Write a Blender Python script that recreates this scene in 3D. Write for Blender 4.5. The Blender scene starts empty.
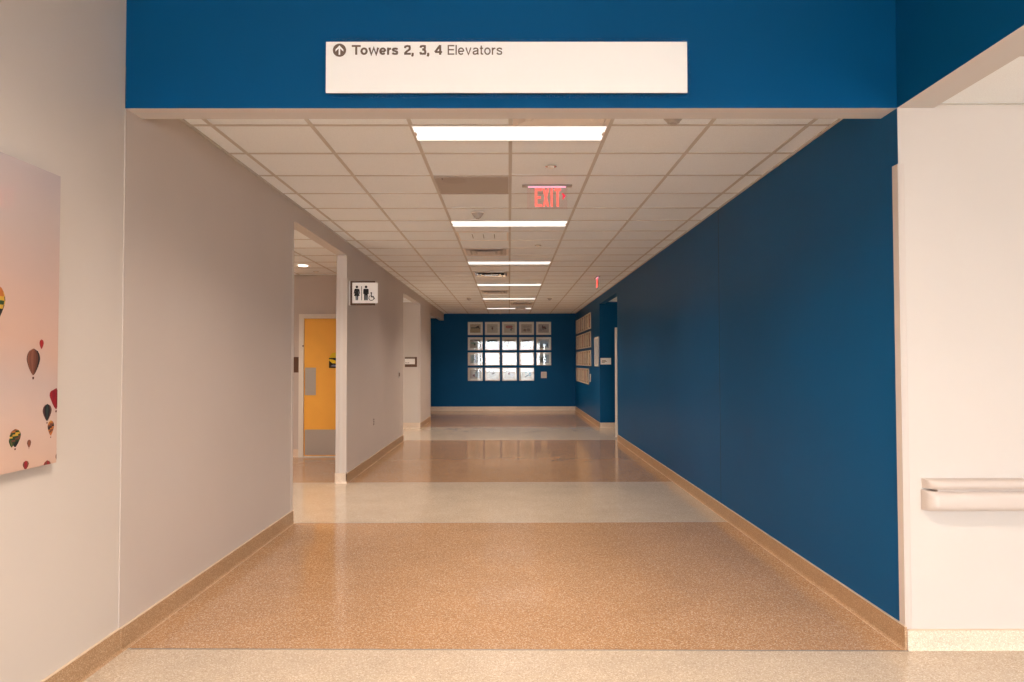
import bpy, bmesh, math, random
from mathutils import Vector, Matrix
random.seed(7)
sc = bpy.context.scene
C = sc.collection
PI = math.pi

# ------------------------------------------------------------------ dimensions (metres)
WL, WR = -1.951, 1.990          # faces of the hallway walls
WLF = -1.955                    # face of the lobby's left wall
CEIL = 2.898                    # hallway ceiling
T = 0.6096                      # ceiling module
GY = 4.483                      # first cross tee of the hallway grid
HDR = 3.733                     # face of the blue header
YF = 22.09                      # far wall
HB = 2.741                      # header underside
WT = 0.122                      # partition thickness
LOB = -9.0                      # glazed end of the lobby, behind the camera
LC = 3.62                       # lobby ceiling
SC_ = 2.762                     # ceiling of the side passages
O1 = (6.68, 8.87); O2 = (13.62, 16.25); O3 = (18.36, YF); O4 = (13.52, 16.16)

# ------------------------------------------------------------------ materials
def mat(name, col, rough=0.5, spec=0.5, metal=0.0, coat=0.0, coat_r=0.1, noise=None, bump=None):
    m = bpy.data.materials.new(name); m.use_nodes = True
    nt = m.node_tree; b = nt.nodes['Principled BSDF']
    b.inputs['Base Color'].default_value = (*col, 1)
    b.inputs['Roughness'].default_value = rough
    b.inputs['Specular IOR Level'].default_value = spec
    b.inputs['Metallic'].default_value = metal
    b.inputs['Coat Weight'].default_value = coat
    b.inputs['Coat Roughness'].default_value = coat_r
    tc = nt.nodes.new('ShaderNodeTexCoord')
    if noise:
        sc_, amt = noise
        n = nt.nodes.new('ShaderNodeTexNoise'); n.inputs['Scale'].default_value = sc_
        n.inputs['Detail'].default_value = 4
        nt.links.new(tc.outputs['Object'], n.inputs['Vector'])
        mr = nt.nodes.new('ShaderNodeMapRange')
        mr.inputs['From Min'].default_value = .3; mr.inputs['From Max'].default_value = .7
        mr.inputs['To Min'].default_value = 1 - amt; mr.inputs['To Max'].default_value = 1 + amt
        nt.links.new(n.outputs['Fac'], mr.inputs['Value'])
        mx = nt.nodes.new('ShaderNodeVectorMath'); mx.operation = 'SCALE'
        mx.inputs[0].default_value = col
        nt.links.new(mr.outputs['Result'], mx.inputs['Scale'])
        nt.links.new(mx.outputs['Vector'], b.inputs['Base Color'])
    if bump:
        sc_, st, dist = bump
        n = nt.nodes.new('ShaderNodeTexNoise'); n.inputs['Scale'].default_value = sc_
        n.inputs['Detail'].default_value = 3
        nt.links.new(tc.outputs['Object'], n.inputs['Vector'])
        bp = nt.nodes.new('ShaderNodeBump'); bp.inputs['Strength'].default_value = st
        bp.inputs['Distance'].default_value = dist
        nt.links.new(n.outputs['Fac'], bp.inputs['Height'])
        nt.links.new(bp.outputs['Normal'], b.inputs['Normal'])
    return m

def terrazzo(name, base, dark, light, scale, rough, coat=0.0, coat_r=0.1, spec=.5):
    m = bpy.data.materials.new(name); m.use_nodes = True
    nt = m.node_tree; b = nt.nodes['Principled BSDF']
    tc = nt.nodes.new('ShaderNodeTexCoord')
    v = nt.nodes.new('ShaderNodeTexVoronoi'); v.inputs['Scale'].default_value = scale
    nt.links.new(tc.outputs['Object'], v.inputs['Vector'])
    sep = nt.nodes.new('ShaderNodeSeparateColor')
    nt.links.new(v.outputs['Color'], sep.inputs['Color'])
    cr = nt.nodes.new('ShaderNodeValToRGB'); e = cr.color_ramp.elements
    e[0].position = 0.0; e[0].color = (*dark, 1)
    e[1].position = 1.0; e[1].color = (*light, 1)
    for p_, c in ((.2, base), (.78, base), (.86, light)):
        k = cr.color_ramp.elements.new(p_); k.color = (*c, 1)
    nt.links.new(sep.outputs['Red'], cr.inputs['Fac'])
    # slow mottling of the pour
    n = nt.nodes.new('ShaderNodeTexNoise'); n.inputs['Scale'].default_value = 3.0; n.inputs['Detail'].default_value = 6
    nt.links.new(tc.outputs['Object'], n.inputs['Vector'])
    mr = nt.nodes.new('ShaderNodeMapRange')
    mr.inputs['From Min'].default_value = .3; mr.inputs['From Max'].default_value = .7
    mr.inputs['To Min'].default_value = .95; mr.inputs['To Max'].default_value = 1.05
    nt.links.new(n.outputs['Fac'], mr.inputs['Value'])
    mx = nt.nodes.new('ShaderNodeVectorMath'); mx.operation = 'SCALE'
    nt.links.new(cr.outputs['Color'], mx.inputs[0]); nt.links.new(mr.outputs['Result'], mx.inputs['Scale'])
    nt.links.new(mx.outputs['Vector'], b.inputs['Base Color'])
    b.inputs['Roughness'].default_value = rough
    b.inputs['Specular IOR Level'].default_value = spec
    b.inputs['Coat Weight'].default_value = coat; b.inputs['Coat Roughness'].default_value = coat_r
    return m

def emit(name, col, s):
    m = bpy.data.materials.new(name); m.use_nodes = True
    nt = m.node_tree; nt.nodes.remove(nt.nodes['Principled BSDF'])
    e = nt.nodes.new('ShaderNodeEmission'); e.inputs['Color'].default_value = (*col, 1); e.inputs['Strength'].default_value = s
    nt.links.new(e.outputs[0], nt.nodes['Material Output'].inputs['Surface'])
    return m

def pane(name, tint, refl_min, gloss=0.0, ior=1.5, boost=1.0):
    """clear sheet: transparent with a fresnel mirror on top"""
    m = bpy.data.materials.new(name); m.use_nodes = True
    nt = m.node_tree; nt.nodes.remove(nt.nodes['Principled BSDF'])
    tr = nt.nodes.new('ShaderNodeBsdfTransparent'); tr.inputs['Color'].default_value = (*tint, 1)
    gl = nt.nodes.new('ShaderNodeBsdfGlossy'); gl.inputs['Roughness'].default_value = gloss
    fr = nt.nodes.new('ShaderNodeFresnel'); fr.inputs['IOR'].default_value = ior
    ma = nt.nodes.new('ShaderNodeMath'); ma.operation = 'MULTIPLY_ADD'
    ma.inputs[1].default_value = boost; ma.inputs[2].default_value = refl_min; ma.use_clamp = True
    nt.links.new(fr.outputs[0], ma.inputs[0])
    mx = nt.nodes.new('ShaderNodeMixShader')
    nt.links.new(ma.outputs[0], mx.inputs['Fac']); nt.links.new(tr.outputs[0], mx.inputs[1]); nt.links.new(gl.outputs[0], mx.inputs[2])
    nt.links.new(mx.outputs[0], nt.nodes['Material Output'].inputs['Surface'])
    return m

TINT = (1.0, .82, .67)
WATT = 30.0
M = dict(
    blue=mat('blue_paint', (.0015, .080, .218), .40, .08, noise=(.9, .05), bump=(260, .10, .002)),
    taupe=mat('taupe_paint', (.56, .495, .455), .5, .35, noise=(1.2, .02), bump=(260, .10, .002)),
    cream=mat('cream_paint', (.62, .565, .52), .5, .35, noise=(1.2, .02), bump=(260, .10, .002)),
    soffit=mat('soffit_paint', (.60, .58, .58), .6, .3),
    tile=mat('ceiling_tile', (.88, .94, .99), .9, .1, noise=(160, .05), bump=(240, .3, .002)),
    tee=mat('ceiling_tee', (.58, .56, .54), .55, .3),
    brown=terrazzo('brown_terrazzo', (.43, .255, .138), (.28, .16, .09), (.60, .44, .31), 190, .11, 0, .1, .30),
    light=terrazzo('cream_terrazzo', (.52, .43, .335), (.39, .31, .235), (.64, .56, .46), 190, .11, 0, .1, .30),
    base_brown=terrazzo('brown_base', (.42, .255, .135), (.28, .16, .08), (.58, .41, .27), 260, .42),
    base_light=terrazzo('cream_base', (.74, .60, .47), (.56, .43, .32), (.86, .75, .63), 260, .42),
    strip=mat('divider_strip', (.75, .60, .45), .35, .5, .2),
    zinc=mat('zinc_strip', (.33, .32, .31), .4, .5, .6),
    guard=mat('vinyl_guard', (.60, .53, .48), .35, .5),
    rail=mat('vinyl_rail', (.58, .50, .45), .38, .5),
    housing=mat('white_enamel', (.80, .74, .69), .4, .5),
    lamp=emit('lamp_diffuser', (1.0, .95, .87), 1.35),
    added_lamp=emit('added_lamp_diffuser', (1.0, .95, .87), 1.5),  # diffuser of the unseen fixtures added in lobby and right passage
    down=emit('downlight_lens', TINT, 8.0),
    perf=mat('perforated_grey', (.46, .42, .39), .55, .3, noise=(420, .35)),
    louvre=mat('louvre_metal', (.62, .56, .52), .35, .5, .3),
    dark=mat('dark_void', (.05, .045, .04), .7, .2),
    chrome=mat('chrome', (.8, .78, .75), .15, .5, 1.0),
    steel=mat('brushed_steel', (.55, .53, .50), .42, .5, .7),
    wood=mat('amber_maple', (.98, .51, .085), .38, .45, noise=(3, .04)),
    doorpaint=mat('door_frame_paint', (.80, .75, .68), .4, .5),
    white=mat('white_plastic', (.90, .88, .85), .35, .5),
    signwhite=mat('sign_white', (.97, .95, .92), .45, .3),
    signtext=mat('sign_lettering', (.16, .11, .08), .5, .3),
    clear=pane('clear_acrylic', (.97, .98, .99), .0, .15, 1.5, .15),
    bronze=mat('bronze_plastic', (.115, .055, .03), .45, .4),
    ink=mat('black_ink', (.012, .010, .009), .5, .3),
    frame=mat('pale_frame', (.74, .69, .62), .4, .4),
    mat_=mat('mat_board', (.90, .85, .78), .8, .2),
    paper=mat('art_paper', (.62, .58, .53), .8, .2),
    glass=pane('picture_glass', (.97, .98, .98), .0, 0.0, 1.5, 1.25),
    window_glass=pane('window_glass', (.96, .98, .98), .0),
    mullion=mat('mullion', (.45, .43, .40), .4, .5, .5),
    grey=mat('grey_plastic', (.45, .42, .40), .4, .5),
    exit_red=emit('exit_glow', (1.0, .135, .10), 1.5),
    exit_dark=emit('exit_chevron', (1.0, .06, .10), .85),
    exit_clear=pane('exit_acrylic', (1.0, .96, .97), .02),
    exit_pink=emit('exit_edge', (1.0, .45, .60), 1.3),
    sky_a=mat('print_sky', (.62, .40, .33), .5, .3),
    pink=mat('print_cloud', (.62, .46, .42), .5, .3),
    yellow=mat('sign_yellow', (.85, .62, .02), .4, .4),
    concrete=mat('outside_paving', (.55, .53, .50), .8, .2),
)
# the balloon photograph: dusk sky from lavender to peach, as printed
def print_sky():
    m = mat('balloon_print', (.5, .4, .35), .45, .3)
    nt = m.node_tree; b = nt.nodes['Principled BSDF']
    tc = nt.nodes.new('ShaderNodeTexCoord'); sp = nt.nodes.new('ShaderNodeSeparateXYZ')
    nt.links.new(tc.outputs['Object'], sp.inputs[0])
    n = nt.nodes.new('ShaderNodeTexNoise'); n.inputs['Scale'].default_value = 1.6; n.inputs['Detail'].default_value = 3
    nt.links.new(tc.outputs['Object'], n.inputs['Vector'])
    ad = nt.nodes.new('ShaderNodeMath'); ad.operation = 'MULTIPLY_ADD'; ad.inputs[1].default_value = .28; 
    nt.links.new(n.outputs['Fac'], ad.inputs[0]); nt.links.new(sp.outputs['Z'], ad.inputs[2])
    mr = nt.nodes.new('ShaderNodeMapRange'); mr.inputs['From Min'].default_value = 1.12; mr.inputs['From Max'].default_value = 2.38
    nt.links.new(ad.outputs[0], mr.inputs['Value'])
    cr = nt.nodes.new('ShaderNodeValToRGB'); e = cr.color_ramp.elements
    e[0].position = 0; e[0].color = (.64, .43, .33, 1)
    e[1].position = 1; e[1].color = (.47, .41, .43, 1)
    for p_, c in ((.16, (.62, .45, .38)), (.28, (.54, .42, .38)), (.42, (.60, .40, .32)), (.62, (.58, .41, .35)), (.8, (.50, .41, .39))):
        k = cr.color_ramp.elements.new(p_); k.color = (*c, 1)
    nt.links.new(mr.outputs['Result'], cr.inputs['Fac'])
    nt.links.new(cr.outputs['Color'], b.inputs['Base Color'])
    b.inputs['Coat Weight'].default_value = 1.0; b.inputs['Coat Roughness'].default_value = .02
    return m
M['print'] = print_sky()
_cc = {}
def ccol(c, rough=.5, coat=0.0):
    k = (tuple(round(v, 3) for v in c), rough, coat)
    if k not in _cc:
        _cc[k] = mat('ink_%d' % len(_cc), c, rough, .3, coat=coat, coat_r=.02)
    return _cc[k]

# ------------------------------------------------------------------ mesh building
class MB:
    def __init__(s): s.v = []; s.f = []; s.mi = []; s.mats = []
    def m(s, mt):
        if mt not in s.mats: s.mats.append(mt)
        return s.mats.index(mt)
    def face(s, pts, mt):
        i = len(s.v); s.v += [tuple(p) for p in pts]
        s.f.append(tuple(range(i, i + len(pts)))); s.mi.append(s.m(mt)); return s
    def box(s, x0, x1, y0, y1, z0, z1, mt, faces=None):
        """faces: dict side->material override; sides -x +x -y +y -z +z"""
        fc = faces or {}
        i = len(s.v)
        s.v += [(x0, y0, z0), (x1, y0, z0), (x1, y1, z0), (x0, y1, z0), (x0, y0, z1), (x1, y0, z1), (x1, y1, z1), (x0, y1, z1)]
        for side, q in (('-z', (0, 3, 2, 1)), ('+z', (4, 5, 6, 7)), ('-y', (0, 1, 5, 4)), ('+x', (1, 2, 6, 5)), ('+y', (2, 3, 7, 6)), ('-x', (3, 0, 4, 7))):
            s.f.append(tuple(i + k for k in q)); s.mi.append(s.m(fc.get(side, mt)))
        return s
    def prism(s, pts, axis, a, b, mt, flip=False):
        """2D outline pts swept from a to b along axis ('x','y','z')"""
        def P(p, t):
            return {'x': (t, p[0], p[1]), 'y': (p[0], t, p[1]), 'z': (p[0], p[1], t)}[axis]
        n = len(pts); i = len(s.v)
        s.v += [P(p, a) for p in pts] + [P(p, b) for p in pts]
        k = s.m(mt)
        for j in range(n):
            q = (j + 1) % n
            s.f.append((i + j, i + q, i + n + q, i + n + j)); s.mi.append(k)
        s.f.append(tuple(i + j for j in range(n))[::-1]); s.mi.append(k)
        s.f.append(tuple(i + n + j for j in range(n))); s.mi.append(k)
        return s
    def lathe(s, prof, c, mt, n=24, axis='z'):
        """prof: (radius, height) list around a vertical axis at c"""
        i = len(s.v); k = s.m(mt)
        for r, h in prof:
            for j in range(n):
                a = 2 * PI * j / n
                u, w = r * math.cos(a), r * math.sin(a)
                s.v.append((c[0] + u, c[1] + w, c[2] + h) if axis == 'z' else (c[0] + u, c[1] + h, c[2] + w) if axis == 'y' else (c[0] + h, c[1] + u, c[2] + w))
        for q in range(len(prof) - 1):
            for j in range(n):
                j2 = (j + 1) % n
                s.f.append((i + q * n + j, i + q * n + j2, i + (q + 1) * n + j2, i + (q + 1) * n + j)); s.mi.append(k)
        s.f.append(tuple(i + j for j in range(n))); s.mi.append(k)
        s.f.append(tuple(i + (len(prof) - 1) * n + j for j in range(n))[::-1]); s.mi.append(k)
        return s
    def build(s, name, parent=None, bevel=0, smooth=False, origin=None, segs=2):
        me = bpy.data.meshes.new(name)
        o0 = Vector(origin) if origin else Vector((0, 0, 0))
        me.from_pydata([tuple(Vector(v) - o0) for v in s.v], [], s.f)
        for mt in s.mats: me.materials.append(mt)
        for p_, k in zip(me.polygons, s.mi): p_.material_index = k
        bm = bmesh.new(); bm.from_mesh(me)
        bmesh.ops.recalc_face_normals(bm, faces=bm.faces)
        if bevel:
            bmesh.ops.remove_doubles(bm, verts=bm.verts, dist=1e-5)
            ed = [e for e in bm.edges if len(e.link_faces) == 2 and e.calc_face_angle(0) > .5]
            bmesh.ops.bevel(bm, geom=ed, offset=bevel, segments=segs, profile=.5, affect='EDGES', clamp_overlap=True)
        bm.to_mesh(me); bm.free()
        if smooth:
            for p_ in me.polygons: p_.use_smooth = True
            try: me.set_sharp_from_angle(angle=math.radians(35))
            except Exception: pass
        o = bpy.data.objects.new(name, me); C.objects.link(o)
        if parent is not None:
            o.parent = parent
            o.location = o0 - Vector(parent.location) if not parent.parent else o0 - Vector(parent['_w'])
            o['_w'] = tuple(o0)
        else:
            o.location = o0
            o['_w'] = tuple(o0)
        return o

def tag(o, label, cat, group=None):
    o['label'] = label; o['category'] = cat
    if group: o['group'] = group
    return o
def thing(name, label, cat, loc, group=None):
    o = bpy.data.objects.new(name, None); C.objects.link(o)
    o.location = loc; o.empty_display_size = .1; o['_w'] = tuple(loc)
    return tag(o, label, cat, group)
def struct(name, mb, parent=None, **k):
    o = mb.build(name, parent, **k)
    if parent is None: o['kind'] = 'structure'
    return o
def copy_tree(o, parent=None):
    c = o.copy(); C.objects.link(c)
    if parent is not None: c.parent = parent
    for ch in list(o.children): copy_tree(ch, c)
    return c

def ribbon(pts, w, closed=False):
    """offset a polyline to a strip of quads"""
    n = len(pts); out = []
    for k in range(n):
        a = pts[k - 1] if (k or closed) else None
        b_ = pts[(k + 1) % n] if (k < n - 1 or closed) else None
        p_ = pts[k]; d = []
        if a is not None: q = Vector((p_[0] - a[0], p_[1] - a[1])).normalized(); d.append(q)
        if b_ is not None: q = Vector((b_[0] - p_[0], b_[1] - p_[1])).normalized(); d.append(q)
        nn = Vector((0, 0))
        for q in d: nn += Vector((-q.y, q.x))
        if nn.length < 1e-6: nn = Vector((-d[0].y, d[0].x))
        nn.normalize(); k_ = min(1.8, 1 / max(.3, nn.dot(Vector((-d[0].y, d[0].x)))))
        out.append(((p_[0] + nn.x * w / 2 * k_, p_[1] + nn.y * w / 2 * k_), (p_[0] - nn.x * w / 2 * k_, p_[1] - nn.y * w / 2 * k_)))
    m_ = n if closed else n - 1
    return [[out[k][0], out[(k + 1) % n][0], out[(k + 1) % n][1], out[k][1]] for k in range(m_)]
def arc(cx, cy, rx, ry, a0, a1, n=16):
    return [(cx + rx * math.cos(math.radians(a0 + (a1 - a0) * k / n)), cy + ry * math.sin(math.radians(a0 + (a1 - a0) * k / n))) for k in range(n + 1)]
def glyph(ch, w):
    h = w / 2; X = .73
    if ch == 'T': return .84, [([(0, 1 - h), (.84, 1 - h)], 0), ([(.42, 0), (.42, 1 - h)], 0)]
    if ch == 'o': return .68, [(arc(.34, X / 2, .34 - h, X / 2 - h + .015, 0, 360, 24)[:-1], 1)]
    if ch == 'w': return 1.0, [([(h * .9, X), (.27, .02), (.50, X - .02), (.73, .02), (1 - h * .9, X)], 0)]
    if ch == 'v': return .64, [([(h * .9, X), (.32, .02), (.64 - h * .9, X)], 0)]
    if ch == 'e': return .66, [([(h, .35), (.66 - h, .35)], 0), (arc(.33, X / 2, .33 - h, X / 2 - h + .015, -2, 318, 22), 0)]
    if ch == 'r': return .38, [([(h, 0), (h, X)], 0), ([(h, .40), (h + .05, .54), (h + .13, X - h - .02), (.38, X - h)], 0)]
    if ch == 's': return .60, [([(.60 - h, .52), (.47, X - h - .02), (.30, X - h + .01), (.14, X - h - .03), (h, .53), (.15, .43), (.32, .375), (.48, .31), (.60 - h, .20), (.47, h + .01), (.30, h - .01), (.13, h + .02), (h * .6, .21)], 0)]
    if ch == '2': return .66, [([(h, .68), (.12 + h * .3, .86 - h * .1), (.33, 1 - h), (.53, .88 - h * .1), (.66 - h, .71), (.53, .54), (.31, .37), (.14, .20), (h, h)], 0), ([(.03, h), (.66, h)], 0)]
    if ch == '3': return .66, [([(h, .72), (.16, .87), (.33, 1 - h), (.51, .89), (.62 - h, .74), (.50, .60), (.28, .545)], 0), ([(.28, .545), (.52, .47), (.66 - h, .29), (.53, .11), (.33, h), (.14, .11), (h, .28)], 0)]
    if ch == '4': return .68, [([(.50, 0), (.50, 1)], 0), ([(.50, .97), (.06, .33), (.03, .27)], 0), ([(.02, .28), (.68, .28)], 0)]
    if ch == ',': return .20, [([(.10, 0), (.10, .2)], 0), ([(.13, .04), (.04, -.17)], 0)]
    if ch == 'E': return .70, [([(h, 0), (h, 1)], 0)] + [([(h, z), (.70 - (.04 if z == .52 else 0), z)], 0) for z in (h, .52, 1 - h)]
    if ch == 'l': return w, [([(h, 0), (h, 1)], 0)]
    if ch == 't': return .34, [([(.15, .94), (.15, .14), (.20, h + .01), (.34, h)], 0), ([(0, X - h), (.33, X - h)], 0)]
    if ch == 'a': return .64, [([(.10, .53), (.17, X - h - .02), (.32, X - h + .01), (.47, X - h - .02), (.55, .54), (.55, .10), (.62, h * .7)], 0), ([(.55, .42), (.32, .38), (.13, .32), (h, .19), (.13, h + .01), (.28, h), (.45, .11), (.55, .25)], 0)]
def text_strokes(name, body, w, left, base, width, cap, y, parent):
    """sans lettering drawn from strokes, facing -Y"""
    x = 0; shapes = []
    for ch in body:
        if ch == ' ': x += .46 if w > .15 else .26; continue
        gw, st_ = glyph(ch, w)
        for pts, closed in st_:
            for q in ribbon(pts, w, bool(closed)): shapes.append([(x + a, b_) for a, b_ in q])
        x += gw - (.09 if ch == 'T' else .05 if ch == 'w' else 0) + (.07 if w > .15 else .12)
    k = width / (x - .1)
    g = MB()
    for n_, q in enumerate(shapes): g.face([(left + a * k, y - .00002 * (n_ % 7), base + b_ * cap) for a, b_ in q], M['signtext'])
    return g.build(name, parent)

# ------------------------------------------------------------------ floor
fl = MB()
bands = [(LOB - .2, HDR + .003, 'light'), (HDR + .003, 6.69, 'brown'), (6.69, 8.90, 'light'), (8.90, 13.72, 'brown'), (13.72, 16.42, 'light'), (16.42, YF + .3, 'brown')]
def skew(y, x): return y + (.0 if y != HDR + .003 else (-.016 * x + .010 if x < WR + .01 else -.022))
XS = (-5.3, WL, WR, 8.4)
for a, b, k in bands:
    for x0, x1 in zip(XS, XS[1:]):
        fl.prism([(x0, skew(a, x0)), (x1, skew(a, x1)), (x1, skew(b, x1)), (x0, skew(b, x0))], 'z', -.12, 0, M[k])
for y in (HDR + .003, 6.69, 8.90, 13.72, 16.42):
    for x0, x1 in zip(XS[:3], XS[1:3]): fl.prism([(x0, skew(y, x0) - .005), (x1, skew(y, x1) - .005), (x1, skew(y, x1) + .005), (x0, skew(y, x0) + .005)], 'z', -.01, .0008, M['zinc'])
for a, b in ((HDR, 6.69), (8.90, 13.5), (16.42, 18.3)): fl.box(WL + .017, WL + .022, a, b, -.01, .0012, M['strip'])
for a, b in ((HDR, 13.5), (16.42, YF)): fl.box(WR - .022, WR - .017, a, b, -.01, .0012, M['strip'])
struct('floor', fl)

# ------------------------------------------------------------------ walls
w = MB()
w.box(WLF - .13, WLF, -2.5, HDR - .0, 0, LC + .05, M['cream'])
w.box(-4.93, WLF, -2.5, -2.37, 0, LC + .05, M['cream']); w.box(-5.06, -4.93, LOB, -2.37, 0, LC + .05, M['cream'])
def lseg(y0, y1, z0=0, z1=CEIL + .06, mt='taupe', under='soffit'):
    w.box(WL - WT, WL, y0, y1, z0, z1, M[mt], {'-z': M[under], '-y': M['cream'], '+y': M['cream']})
w.box(WL - WT, WL, HDR, HDR + .3, 0, CEIL + .06, M['taupe']); lseg(HDR + .3, O1[0]); lseg(*O1, z0=2.735); lseg(O1[1], O2[0]); lseg(*O2, z0=2.73); lseg(O2[1], O3[0]); lseg(*O3, z0=2.695)
struct('wall_left', w)
w = MB()
def rseg(y0, y1, z0=0, z1=CEIL + .06):
    w.box(WR, WR + WT, y0, y1, z0, z1, M['blue'])
rseg(HDR + .004, O4[0]); rseg(*O4, z0=2.722); rseg(O4[1], YF)
w.box(WR - .0006, WR + .001, 6.956, 6.964, .115, CEIL, M['dark'])
struct('wall_right', w)
struct('wall_end', MB().box(-5.2, WR + .3, YF, YF + .15, 0, CEIL + .06, M['blue']))
w = MB()
w.box(WLF - .13, WR, HDR, HDR + .165, HB, LC + .05, M['blue'], {'-z': M['soffit'], '+y': M['soffit']})
struct('wall_header', w)
w = MB()
w.box(WR, WR + .187, LOB, HDR, HB, LC + .05, M['blue'], {'-z': M['soffit'], '+x': M['soffit']})
struct('wall_side_header', w)
struct('wall_front_right', MB().box(WR + .002, 8.2, HDR, HDR + .13, 0, 2.95, M['cream']))
struct('wall_lobby_right', MB().box(8.0, 8.15, LOB, HDR, 0, 2.95, M['cream']))
# the glazed end of the lobby (behind the camera)
w = MB()
w.box(-5.06, 8.2, LOB - .15, LOB, 2.98, LC + .05, M['cream'])
w.box(-5.06, 8.2, LOB - .15, LOB, 0, .06, M['cream'])
w.box(2.25, 2.45, LOB - .15, LOB, .06, 2.98, M['cream'])
w.box(7.6, 8.2, LOB - .15, LOB, .06, 2.98, M['cream'])
struct('wall_lobby_end', w)
for i, (a, b) in enumerate(((-4.93, 2.25), (2.45, 7.6))):
    f = MB(); n = 5 if i == 0 else 4
    for k in range(n + 1):
        x = a + (b - a) * k / n
        f.box(max(a, x - .03), min(b, x + .03), LOB - .11, LOB - .02, .06, 2.98, M['mullion'])
    f.box(a, b, LOB - .11, LOB - .02, .06, .11, M['mullion']); f.box(a, b, LOB - .11, LOB - .02, 2.93, 2.98, M['mullion'])
    f.box(a, b, LOB - .11, LOB - .02, 2.15, 2.19, M['mullion'])
    wo = struct('window_%d' % (i + 1), f)
    MB().box(a + .01, b - .01, LOB - .07, LOB - .062, .1, 2.94, M['window_glass']).build('pane', wo)
    L = bpy.data.lights.new('daylight_portal', 'AREA'); L.shape = 'RECTANGLE'; L.size = b - a; L.size_y = 2.9
    L.cycles.is_portal = True
    lo = bpy.data.objects.new('daylight_portal', L); C.objects.link(lo); lo.location = ((a + b) / 2, LOB - .2, 1.5); lo.rotation_euler = (PI / 2, 0, 0)
struct('floor_outside', MB().box(-40, 40, -70, LOB - .2, -.2, -.05, M['concrete']))

# rooms behind the openings
w = MB()     # passage behind the first opening
w.box(-5.15, WL - WT, 11.33, 11.45, 0, 2.95, M['taupe'])
w.box(-5.15, -5.0, 6.2, 11.45, 0, 2.95, M['taupe'])
w.box(-5.15, WL - WT, 6.1, 6.22, 0, 2.95, M['taupe'])
struct('wall_restroom_passage', w)
w = MB()     # passage behind the second opening
w.box(-5.15, WL - WT + .0, 16.25, 16.38, 0, 2.95, M['cream'])
w.box(-5.15, -5.0, 13.5, 16.3, 0, 2.95, M['taupe'])
w.box(-5.15, WL - WT, 13.38, 13.5, 0, 2.95, M['taupe'])
struct('wall_side_passage', w)
w = MB()     # turn at the far end
w.box(-5.15, -5.0, 18.2, YF, 0, 2.95, M['taupe'])
w.box(-5.15, WL - WT, 18.2, 18.34, 0, 2.95, M['taupe'])
struct('wall_far_passage', w)
w = MB()     # recess on the right
w.box(WR + WT - .0, 4.4, 16.16, 16.28, 0, 2.95, M['blue'])
w.box(4.2, 4.35, 13.4, 16.16, 0, 2.95, M['blue'])
w.box(WR + WT, 4.4, 13.4, 13.52, 0, 2.95, M['blue'])
struct('wall_right_recess', w)

# ------------------------------------------------------------------ ceilings
def grid_ceiling(name, x0, x1, y0, y1, z, ox, oy, lights=(), holes=()):
    """suspended ceiling: tee plane with dropped tiles; lights: rows whose first half is a long fixture over cells -1,0"""
    g = MB(); g.face([(x0, y0, z), (x0, y1, z), (x1, y1, z), (x1, y0, z)], M['tile'])
    g.face([(x0, y0, z + .04), (x1, y0, z + .04), (x1, y1, z + .04), (x0, y1, z + .04)], M['tile'])
    i0, i1 = math.ceil((x0 - ox) / T), math.floor((x1 - ox) / T)
    j0, j1 = math.ceil((y0 - oy) / T), math.floor((y1 - oy) / T)
    e, d = .012, .0045
    for i in range(i0, i1 + 1):
        g.box(ox + i * T - e, ox + i * T + e, y0, y1, z - d, z + .002, M['tee'])
    for j in range(j0, j1 + 1):
        g.box(x0, x1, oy + j * T - e, oy + j * T + e, z - d + .0004, z + .002, M['tee'])
    for j in lights:
        g.box(ox - T, ox + T, oy + j * T + T / 2 - .006, oy + j * T + T / 2 + .014, z - d + .0006, z + .002, M['tee'])
    return struct(name, g)
LR = (0, 5, 10, 15, 20, 25)
VENTS = {(-1, 2), (-1, 6), (-1, 8), (-1, 12), (-1, 17), (0, 22), (0, -1)}
grid_ceiling('ceiling', WL, WR, HDR + .165, YF, CEIL, .012, GY, LR, VENTS)
grid_ceiling('ceiling_lobby', -4.93, WR, LOB, HDR, LC, .012, HDR)
grid_ceiling('ceiling_right_passage', WR + .187, 8.0, LOB, HDR, SC_, 2.76, HDR)
grid_ceiling('ceiling_restroom_passage', -5.0, WL - WT, 6.22, 11.33, 2.79, -2.60, 11.33 - .25)
grid_ceiling('ceiling_side_passage', -5.0, WL - WT, 13.5, 16.25, 2.765, -2.40, 16.25)
grid_ceiling('ceiling_far_passage', -5.0, WL - WT, 18.34, YF, 2.765, -2.40, YF)
grid_ceiling('ceiling_recess', WR + WT, 4.2, 13.52, 16.16, 2.765, 2.4, 16.16)
# perimeter angle along the hallway walls
struct('trim_1', MB().box(WL, WL + .014, HDR + .165, YF, CEIL - .012, CEIL - .0002, M['tee']))
struct('trim_2', MB().box(WR - .014, WR, HDR + .165, YF, CEIL - .012, CEIL - .0002, M['tee']))

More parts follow.
